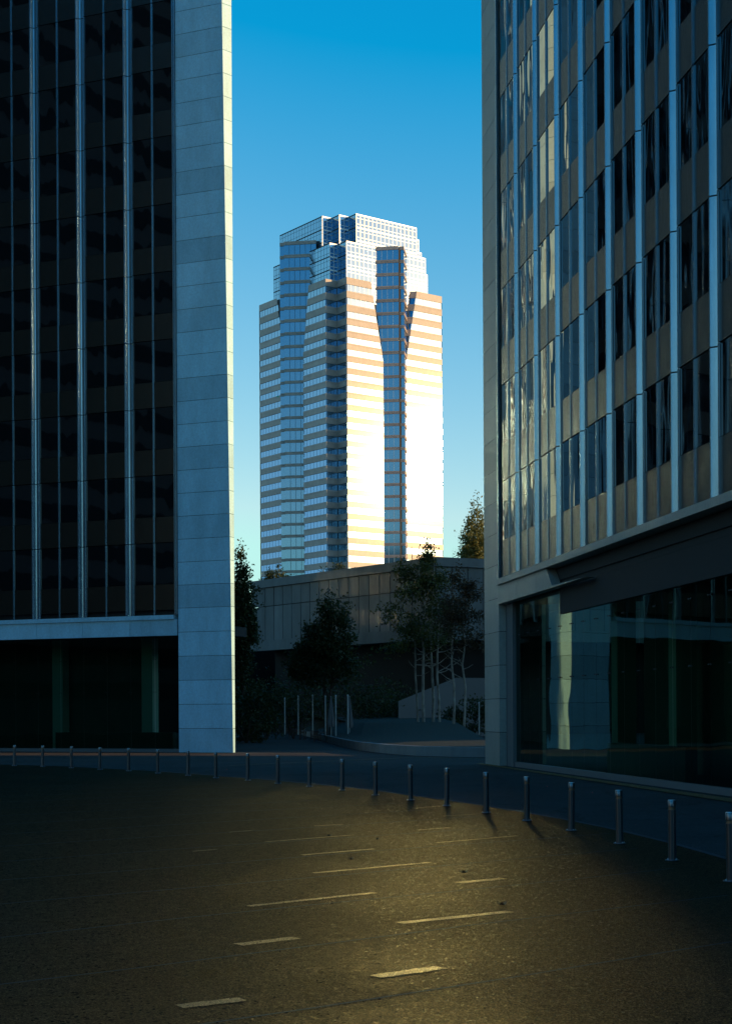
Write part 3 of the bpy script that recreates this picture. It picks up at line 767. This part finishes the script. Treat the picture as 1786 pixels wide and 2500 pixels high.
m = MB(); m.prism([V2(CB, (-UU[0], -UU[1]), -.3), V2(CB, UU, tl-.2), V2(V2(CB, UU, tl), WW, 30), V2(V2(CB, wr, 40), UU, 30), V2(CB, wr, 39.8)], zlow-1.1, hb-.3); 
cx_ = Vector(CB)+Vector(UU)*.6+Vector(WW)*.6
m = MB(); q = [tuple(cx_), V2(tuple(cx_), UU, tl-1), V2(V2(CB, UU, tl-.5), WW, 30), V2(V2(CB, wr, 40), UU, 30), V2(V2(CB, wr, 39.5), UU, .5)]
m.prism(q, zlow-1.1, hb-.3); m.build('hall_core', M['joint'], hall)
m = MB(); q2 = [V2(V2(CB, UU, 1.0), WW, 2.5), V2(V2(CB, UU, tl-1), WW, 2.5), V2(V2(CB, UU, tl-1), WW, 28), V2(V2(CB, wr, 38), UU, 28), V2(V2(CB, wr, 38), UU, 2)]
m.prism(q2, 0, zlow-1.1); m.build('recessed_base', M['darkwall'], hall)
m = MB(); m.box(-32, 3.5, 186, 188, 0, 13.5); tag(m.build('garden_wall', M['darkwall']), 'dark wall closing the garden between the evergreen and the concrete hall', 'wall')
# sloping stair wall
a, b = at(972, 1712, 138), at(1112, 1655, 144)
m = MB(); m.hexa([(a.x, a.y, 0), (b.x, b.y, 0), (b.x, b.y+.4, 0), (a.x, a.y+.4, 0)], [(a.x, a.y, a.z), (b.x, b.y, b.z), (b.x, b.y+.4, b.z), (a.x, a.y+.4, a.z)])
c = at(1190, 1655, 146); m.hexa([(b.x, b.y, 0), (c.x, c.y, 0), (c.x, c.y+.4, 0), (b.x, b.y+.4, 0)], [(b.x, b.y, b.z), (c.x, c.y, b.z), (c.x, c.y+.4, b.z), (b.x, b.y+.4, b.z)])
tag(m.build('stair_wall', M['stone_dark']), 'low pale wall with a sloping top, half hidden behind slim tree trunks', 'wall')

# ------------------------------------------------------------------ raised lawn with a curved kerb wall
wt = [ground_at(1230, 1826, .5), ground_at(1180, 1825, .5), ground_at(1100, 1824, .5), ground_at(1014, 1822, .5), ground_at(940, 1818, .5), ground_at(876, 1812, .5), ground_at(830, 1804, .5), ground_at(775, 1791, .5), ground_at(735, 1783, .5)]
m = MB()
for a, b in zip(wt, wt[1:]):
    d = (b-a).normalized(); nn = Vector((d.y, -d.x, 0)); nn = -nn if nn.y < 0 else nn
    m.hexa([(a.x, a.y, 0), (b.x, b.y, 0), (b.x+nn.x*.4, b.y+nn.y*.4, 0), (a.x+nn.x*.4, a.y+nn.y*.4, 0)][::-1], [(a.x, a.y, .5), (b.x, b.y, .5), (b.x+nn.x*.4, b.y+nn.y*.4, .5), (a.x+nn.x*.4, a.y+nn.y*.4, .5)][::-1], rnd.random())
tag(m.build('lawn_wall', M['concrete']), 'low curved concrete seat wall along the front of the dark lawn', 'wall')
m = MB()
rows = []
for p in wt:
    rows.append([Vector((p.x, p.y+.3, .46)), Vector((p.x*.98+.1, p.y+12, .75)), Vector((p.x*.95+.3, max(p.y+24, 112), 1.5)), Vector((p.x*.95+.5, 150, 1.9))])
for a, b in zip(rows, rows[1:]):
    for k in range(3): m.face([b[k], a[k], a[k+1], b[k+1]])
tag(m.build('lawn', M['grass'], smooth=True), kind='structure')

# ------------------------------------------------------------------ trees
def foliage(mb, c, rx, rz, n, size, shape='ball', dens=1.0):
    """leaf-sized faces gathered in clumps through the crown's volume"""
    c = Vector(c)
    heads_ = []
    for k in range(max(5, n//16)):
        while True:
            u = Vector((rnd.uniform(-1, 1), rnd.uniform(-1, 1), rnd.uniform(-1, 1)))
            if .35 < u.length < 1: break
        heads_.append((u, rnd.uniform(.2, .75), rnd.uniform(.10, .22)))
    for k in range(n):
        cl_r = size*3.0
        if shape == 'ball':          # boughs: clumps gather round bough ends, with gaps between them
            h_, tn, sp = rnd.choice(heads_)
            u = h_+Vector((rnd.gauss(0, sp*1.3), rnd.gauss(0, sp*1.3), rnd.gauss(0, sp)))
            p = c+Vector((u.x*rx, u.y*rx, u.z*rz)); tone = min(1, max(0, tn+rnd.gauss(0, .1)))
            for j in range(int(7*dens)):
                q = p+Vector((rnd.gauss(0, 1), rnd.gauss(0, 1), rnd.gauss(0, .7)))*cl_r*.5
                a = Vector((rnd.uniform(-1, 1), rnd.uniform(-1, 1), rnd.uniform(-1, 1))).normalized()*size*rnd.uniform(.5, 1.1)
                b = a.cross(Vector((rnd.uniform(-1, 1), rnd.uniform(-1, 1), rnd.uniform(-1, 1)))).normalized()*size*rnd.uniform(.3, .6)
                mb.face([q-a, q-b, q+a, q+b], min(1, max(0, tone+rnd.uniform(-.2, .2))))
            continue
        while True:
            u = Vector((rnd.uniform(-1, 1), rnd.uniform(-1, 1), rnd.uniform(-1, 1)))
            h = (u.z+1)/2
            lim = {'ball': 1.0, 'cone': max(.06, (1-h)**.8*1.0), 'spire': max(.04, (1-h)**1.3), 'column': min(1, 1.5*(1-h)+.1)}[shape]
            if shape == 'ball':
                if .25 < u.length < 1: break
            elif math.hypot(u.x, u.y) < lim: break
        p = c+Vector((u.x*rx, u.y*rx, u.z*rz))
        tone = min(1, max(0, rnd.gauss(.45, .25)))
        for j in range(int(7*dens)):
            q = p+Vector((rnd.gauss(0, 1), rnd.gauss(0, 1), rnd.gauss(0, .7)))*cl_r*.5
            a = Vector((rnd.uniform(-1, 1), rnd.uniform(-1, 1), rnd.uniform(-1, 1))).normalized()*size*rnd.uniform(.6, 1.2)
            b = a.cross(Vector((rnd.uniform(-1, 1), rnd.uniform(-1, 1), rnd.uniform(-1, 1)))).normalized()*size*rnd.uniform(.3, .7)
            mb.face([q-a, q-b, q+a, q+b], min(1, max(0, tone+rnd.uniform(-.2, .2))))
def tree(label, base, height, crown, trunks, leafm, barkm, shape='ball', n=900, size=.16, name='tree', group=None, blobs=None, top_r=.02):
    root = empty(name, base); tag(root, label, 'tree', group)
    tm = MB(); b = Vector(base)
    for (dx, dy, lean, r) in trunks:
        p = b+Vector((dx, dy, -.1)); segs = 7; pts = [p]
        for s in range(1, segs+1):
            h = s/segs
            pts.append(p+Vector((lean*h*height*.9+rnd.uniform(-.17, .17)*min(1, 3*h), rnd.uniform(-.15, .15), height*.93*h)))
        for s in range(segs):
            r0, r1 = r*(1-s/segs)+top_r, r*(1-(s+1)/segs)+top_r
            tm.tube(pts[s], pts[s+1], r0, r1, 7)
            if s >= 2:
                for _ in range(4):
                    an = rnd.uniform(0, 6.28); ln = (crown[0] if crown else 1.5)*rnd.uniform(.4, .85)*(1.15-s/segs)
                    m_ = pts[s].lerp(pts[s+1], rnd.random())
                    e_ = m_+Vector((math.cos(an)*ln, math.sin(an)*ln, ln*rnd.uniform(.1, .7)))
                    mid = m_.lerp(e_, .5)+Vector((0, 0, -.08*ln)); tm.tube(m_, mid, r1*.45+.01, r1*.3+.008, 5); tm.tube(mid, e_, r1*.3+.008, .008, 5)
    tm.build('trunk', barkm, root)
    cm = MB()
    for (ox, oy, oz, rx, rz, sh, nn) in (blobs or [(0, 0, height-crown[1], crown[0], crown[1], shape, n)]):
        foliage(cm, b+Vector((ox, oy, oz)), rx, rz, nn, size, sh)
    cm.build('crown', leafm, root)
    return root
def base_at(px, Y, z=0): x = true(px, 1700)[0]/F*Y; return (x, Y, z)
def zz_(py, Y): return CAMZ+(HZ-py)/F*Y
# dark evergreen hugging the left tower
Y = 128; b = base_at(590, Y)
tree('dark evergreen with a pointed top standing against the left tower corner', b, zz_(1322, Y), None, [(0, 0, 0, .25)], M['leaf_dark'], M['bark_dark'], size=.15,
     blobs=[(0, 0, zz_(1440, Y), 1.35, 4.3, 'cone', 1100), (-.5, .5, zz_(1500, Y), 1.6, 3.2, 'ball', 700), (-.6, 0, zz_(1600, Y), 1.5, 4.5, 'ball', 900), (0, 0, 1.8, 1.5, 2.3, 'ball', 300)])
# dark tree in front of the hall
Y = 122; b = base_at(795, Y, .5)
tree('dark rounded tree in front of the concrete panels, left of the lawn', b, zz_(1470, Y)-.5, (2.0, 3), [(0, 0, 0, .16), (.3, 0, .05, .1)], M['leaf_dark'], M['bark_dark'], size=.15,
     blobs=[(.8, 0, zz_(1545, Y)-.5, 1.3, 2.6, 'ball', 750), (-.6, 0, zz_(1580, Y)-.5, 1.7, 1.7, 'ball', 650), (-1.7, .3, zz_(1620, Y)-.5, 1.3, 1.5, 'ball', 350), (.3, 0, zz_(1620, Y)-.5, 2.2, 1.8, 'ball', 500)])
# tall airy tree with pale trunks
Y = 116; b = base_at(1040, Y, 1.2)
tree('tallest airy tree with pale slim trunks and a spindly top, on the lawn', b, zz_(1297, Y)-1.2, (2.4, 4), [(-.2, 0, -.012, .12), (.5, .3, .004, .11), (1.0, -.2, -.02, .09), (-.6, .4, -.03, .08)], M['leaf'], M['bark'], size=.14,
     blobs=[(.2, 0, zz_(1335, Y)-1.2, .6, 1.45, 'spire', 75), (.4, 0, zz_(1395, Y)-1.2, 1.3, 1.3, 'ball', 130), (-1.0, 0, zz_(1410, Y)-1.2, 1.3, 1.4, 'ball', 170), (.8, .2, zz_(1460, Y)-1.2, 1.2, 1.6, 'ball', 150),
            (-.9, 0, zz_(1490, Y)-1.2, 2.3, 2.0, 'ball', 330), (.8, 0, zz_(1530, Y)-1.2, 2.0, 1.9, 'ball', 260), (-.6, 0, zz_(1570, Y)-1.2, 2.4, 1.2, 'ball', 190)])
Y = 110; b = base_at(1105, Y, 1.0)
tree('smaller reddish-leaved tree close to the corner of the right tower', b, zz_(1375, Y)-1, (2, 3), [(0, 0, .01, .09), (.8, .2, .0, .08)], M['leaf_red'], M['bark'], size=.13,
     blobs=[(.45, 0, zz_(1412, Y)-1, .6, 1.0, 'ball', 60), (1.5, 0, zz_(1448, Y)-1, .9, .9, 'ball', 90), (.9, 0, zz_(1480, Y)-1, 1.7, 1.5, 'ball', 230), (1.0, 0, zz_(1540, Y)-1, 1.9, 1.6, 'ball', 220)])
# sunlit conifer behind the hall
Y = 200; b = base_at(1166, Y)
tree('sunlit golden conifer rising behind the concrete hall beside the right tower', b, zz_(1205, Y), None, [(0, 0, 0, .3)], M['leaf_gold'], M['bark_dark'], size=.2,
     blobs=[(0, 0, zz_(1290, Y), 2.6, 4.6, 'cone', 620), (.3, 0, zz_(1345, Y), 2.9, 2.6, 'ball', 320), (-.9, 0, zz_(1330, Y), 1.6, 2.6, 'ball', 140)], name='pine_tree')
for px, top, w_, lb in ((658, 1385, .9, 'tiny dark treetop poking over the left end of the concrete roof'), (683, 1382, 1.5, 'wider dark treetop behind the concrete roof, before the tower base'), (826, 1370, 2.2, 'low bushy treetop just above the concrete roof, under the bright tower corner')):
    Y = 215; b = base_at(px, Y); h = zz_(top, Y)
    tree(lb, b, h, (w_, 3), [(0, 0, 0, .2)], M['leaf_dark'], M['bark_dark'], size=.18, blobs=[(0, 0, h-1.3, w_*.55, 1.5, 'column', 90), (w_*.5, 0, h-2.4, w_*.8, 1.5, 'ball', 90), (-w_*.6, 0, h-3, w_*.8, 1.6, 'ball', 90), (0, 0, h-6, w_*1.4, 3, 'ball', 160)])
# shrubs / hedge mass against the hall's base
for i, (px, Y, h, w_, lb) in enumerate(((600, 118, 4.0, 3.0, 'dark shrub at the foot of the evergreen by the left tower'), (650, 135, 5.5, 3.2, 'broad dark shrub under the left end of the hall'), (715, 138, 6.0, 3.4, 'tall dark shrub left of the posts'),
                            (880, 140, 6.5, 3.5, 'large dark shrub under the hall behind the posts'), (955, 146, 5.0, 2.8, 'dark shrub left of the sloping wall'), (1150, 135, 3.2, 2.5, 'low dark shrub behind the lawn next to the right tower'))):
    b = base_at(px, Y, .2); root = empty('shrub', b); tag(root, lb, 'shrub')
    m = MB(); foliage(m, Vector(b)+Vector((0, 0, h*.5)), w_, h*.5, 380, .17); m.build('foliage', M['leaf_dark'], root)
    m = MB()
    for k in range(5): an = k*1.26; m.tube(Vector(b)+Vector((0, 0, -.3)), Vector(b)+Vector((math.cos(an)*w_*.5, math.sin(an)*w_*.5, h*.6)), .06, .02, 5)
    m.build('stem', M['bark_dark'], root)

# pale posts and folded parasols
PO = [(695, 1766, 1705, 128), (727.5, 1767, 1700, 126), (763, 1768, 1698, 124), (794, 1782, 1700, 120), (819.5, 1791, 1699, 114), (849, 1796, 1698, 112), (1169, 1776, 1716, 120)]
PL = ['dimmest thin post at the far left of the row of posts', 'thin pale post, second from the left tower', 'thin pale post above the dark tables', 'thin pale post left of the furled parasol', 'bright pale post in the middle of the lawn edge', 'brightest pale post, nearest the curved wall', 'thin post by itself next to the right tower']
for (px, yb, yt, Y), lb in zip(PO, PL):
    a, t_ = at(px, yb, Y), at(px, yt, Y); root = empty('post', (a.x, a.y, a.z)); tag(root, lb, 'post', 'pale posts by the lawn')
    m = MB(); m.lathe((a.x, a.y, min(a.z, .5)), [(.05, 0), (.05, t_.z-min(a.z, .5)-.05)], 10); m.build('shaft', M['post'], root)
    m = MB(); m.lathe((a.x, a.y, t_.z-.05), [(.07, 0), (.06, .06), (.02, .12)], 10); m.build('cap', M['post'], root)
for px, Y, lb in ((808, 117, 'furled grey parasol left of the bright middle post'), (853, 113.5, 'furled grey parasol just behind the brightest post')):
    a, t_ = at(px, 1780, Y), at(px, 1700, Y); root = empty('parasol', (a.x, a.y, a.z)); tag(root, lb, 'parasol', 'furled parasols')
    m = MB(); m.lathe((a.x, a.y, .4), [(.03, 0), (.03, t_.z-.4)], 8); m.build('pole', M['post'], root)
    m = MB(); n_ = 16
    prof = [(.24, 0), (.30, .25), (.22, 1.0), (.12, 1.8), (.03, 2.35)]
    z0 = t_.z-2.35
    rings = [[(a.x+r*(1 if k % 2 else .6)*math.cos(2*math.pi*k/n_), a.y+r*(1 if k % 2 else .6)*math.sin(2*math.pi*k/n_), z0+z) for k in range(n_)] for r, z in prof]
    for p_, q_ in zip(rings, rings[1:]):
        for k in range(n_): j = (k+1) % n_; m.face([p_[k], p_[j], q_[j], q_[k]])
    m.build('canopy', M['fabric'], root)

# café tables and chairs
def cafe_table():
    root = empty('cafe_table', (0, 0, 0))
    m = MB(); m.lathe((0, 0, .72), [(.42, 0), (.45, .015), (.45, .03), (.42, .04)], 20); m.build('table_top', M['wood'], root)
    m = MB(); m.lathe((0, 0, .03), [(.04, 0), (.035, .35), (.05, .69)], 10); m.build('pedestal', M['wood'], root)
    m = MB(); m.lathe((0, 0, 0), [(.26, 0), (.25, .02), (.06, .05)], 16); m.build('base', M['wood'], root)
    return root
def cafe_chair():
    root = empty('cafe_chair', (0, 0, 0))
    m = MB(); m.box(-.22, .22, -.22, .22, .44, .47); m.build('seat', M['wood'], root, bevel=.01)
    for sx in (-.2, .2):
        for sy in (-.2, .2):
            m = MB(); m.tube((sx*1.1, sy*1.1, 0), (sx, sy, .44), .016, .02, 6); m.build('leg', M['wood'], root)
    m = MB(); m.tube((-.2, .2, .47), (-.21, .27, .9), .016, .014, 6); m.tube((.2, .2, .47), (.21, .27, .9), .016, .014, 6)
    for k in range(4): m.box(-.21, .21, .215+.012*k, .235+.012*k, .56+.09*k, .61+.09*k)
    m.build('backrest', M['wood'], root)
    return root
tb, chp = cafe_table(), cafe_chair()
tp_ = [(718, 1801, 'leftmost small round table, nearest the left tower'), (746, 1807, 'small round table between the other two'), (782, 1812, 'small round table nearest the curved lawn wall')]
first = True; ft = True
for i, (px, py, lb) in enumerate(tp_):
    p = ground_at(px, py); o = tb if ft else copy_tree(tb); ft = False; o.location = (p.x, p.y, 0)
    tag(o, 'dark '+lb, 'table', 'dark tables by the lawn')
    for j, an in enumerate((.3, 2.3, 4.4)):
        c = chp if first else copy_tree(chp); first = False
        c.location = (p.x+.75*math.cos(an), p.y+.75*math.sin(an), 0); c.rotation_euler = (0, 0, an-math.pi/2)
        tag(c, 'dark slatted chair '+['on the right of', 'behind the left edge of', 'in front of'][j]+' the '+lb.replace('small ', ''), 'chair', 'dark chairs by the lawn')

# ------------------------------------------------------------------ bollards
def bollard():
    root = empty('bollard', (0, 0, 0))
    m = MB(); m.lathe((0, 0, .012), [(.06, 0), (.06, .74)], 28); m.build('shaft', M['bollard'], root, smooth=True)
    m = MB(); m.lathe((0, 0, .752), [(.05, 0), (.05, .04)], 28); m.build('reflector_band', M['bollard_gap'], root, smooth=True)
    m = MB(); m.lathe((0, 0, .792), [(.058, 0), (.062, .004), (.062, .095), (.058, .101)], 28); cap_ = m.build('cap', M['bollard'], root, smooth=True)
    m = MB(); m.lathe((0, 0, .893), [(.056, 0), (.054, .006)], 28); m.build('top_plate', M['bollard_top'], cap_, smooth=True)
    m = MB(); m.lathe((0, 0, 0), [(.105, 0), (.105, .008), (.10, .012)], 28)
    fl_ = m.build('base_flange', M['bollard'], root, smooth=True)
    for k in range(4):
        an = k*math.pi/2+.35; m = MB(); m.lathe((.085*math.cos(an), .085*math.sin(an), .012), [(.011, 0), (.011, .012), (.006, .018)], 8); m.build('bolt', M['bollard_top'], fl_)
    return root
bl = bollard()
lbl = ['leftmost bollard, at the edge of the photo', 'second bollard from the left edge', 'third bollard from the left edge', 'fourth bollard from the left edge', 'bollard in front of the middle of the left lobby glass', 'bollard near the right end of the left lobby glass',
       'bollard in front of the stone corner, left of its middle', 'bollard in front of the right part of the stone corner', 'first bollard to the right of the stone corner', 'second bollard to the right of the stone corner', 'third bollard to the right of the stone corner',
       'bollard fourth after the stone corner', 'bollard fifth after the stone corner', 'bollard with a faint short shadow, left of the gold light', 'bollard casting a straight dark shadow on gold asphalt', 'bollard casting a slanting shadow on gold asphalt',
       'bollard whose shadow marks the edge of the gold light', 'first bollard in the deep shade on the right', 'second bollard in the deep shade on the right', 'largest whole bollard, in the deep shade on the right', 'bollard cut by the right edge of the photo']
for i, p in enumerate(bp):
    o = bl if i == 0 else copy_tree(bl)
    o.location = (p.x, p.y, 0); o.rotation_euler = (rnd.uniform(-.012, .012), rnd.uniform(-.014, .014), rnd.uniform(-.2, .2))
    tag(o, 'slim steel '+lbl[i], 'bollard', 'steel bollards in a curve across the plaza')

# fallen leaves
for (px, py, s, lb) in ((803, 2044, .07, 'small dark dry leaf lying on the asphalt left of the gold patch'), (1133, 2134, .08, 'dark curled leaf just behind the short pale strip'), (1226, 2213, .08, 'dark curled leaf above the end of the longest strip'),
                        (921, 2052, .05, 'tiny dark leaf in front of the middle bollards'), (857, 2101, .05, 'tiny dark leaf between two long thin strips')):
    p = ground_at(px, py); m = MB(); k = 7
    for i in range(k):
        a0, a1 = 6.28*i/k, 6.28*(i+1)/k
        r0, r1 = s*(1 if i % 2 else .5), s*(1 if (i+1) % 2 else .5)
        m.face([(p.x, p.y, .012), (p.x+r0*math.cos(a0), p.y+r0*math.sin(a0), .02+.035*(i % 2)), (p.x+r1*math.cos(a1), p.y+r1*math.sin(a1), .02+.035*((i+1) % 2))])
    tag(m.build('fallen_leaf', M['dryleaf']), lb, 'leaf')

# ------------------------------------------------------------------ unseen blocks added around the plaza to shade it and darken the glass
def block(x, q0, q1, h, depth, lb, wmat='window', smat='concrete'):
    """added unseen sun blocker whose face is at x; q = y + .234 x spans"""
    root = empty('light_blocker', (x, q0-x/math.tan(SUN_AZ), 0)); tag(root, lb, 'building')
    k = 1/math.tan(SUN_AZ)
    def pp(xx, q): return (xx, q-k*xx)
    m = MB(); m.prism([pp(x, q0), pp(x+depth, q0), pp(x+depth, q1), pp(x, q1)], 0, h); m.build('wall', M[smat], root)
    m = MB(); z = 3
    while z < h-3:
        a, b = pp(x-.05, q0+1), pp(x-.05, q1-1); m.face([(a[0], a[1], z), (b[0], b[1], z), (b[0], b[1], z+1.8), (a[0], a[1], z+1.8)][::-1], rnd.random()); z += 3.8
    m.build('window_bands', M[wmat], root)
block(120, 50, 79.9, 48, 30, 'unseen concrete block added east of the plaza to shade it')
block(120, 86.5, 330, 37.5, 40, 'unseen long low block added east of the plaza to shade its far part')

# dark blocks added behind and left of the camera against skylight and reflections
def plain_block(x0, x1, y0, y1, h, lb, smat):
    root = empty('light_blocker', (x0, y0, 0)); tag(root, lb, 'building')
    m = MB(); m.box(x0, x1, y0, y1, 0, h); m.build('wall', M[smat], root)
    m = MB(); z = 4
    while z < h-3:
        for (a, b) in (((x1+.05, y0+1), (x1+.05, y1-1)), ((x1-1, y1+.05), (x0+1, y1+.05))):
            m.face([(a[0], a[1], z), (b[0], b[1], z), (b[0], b[1], z+2), (a[0], a[1], z+2)], rnd.random())
        z += 4
    m.build('window_bands', M['joint'], root)
plain_block(-125, -85, 8, 70, 95, 'unseen dark block added west of the plaza to darken the window reflections', 'stone_dark')
plain_block(-80, 60, -120, -85, 22, 'unseen dark block added behind the camera to cut skylight on the plaza', 'stone_dark')
plain_block(-130, -86, -95, 2, 22, 'unseen long dark low block added west of the plaza to hide the horizon', 'stone_dark')
plain_block(-130, -60, 112, 150, 22, 'unseen low dark block added north-west of the plaza to hide the horizon', 'stone_dark')
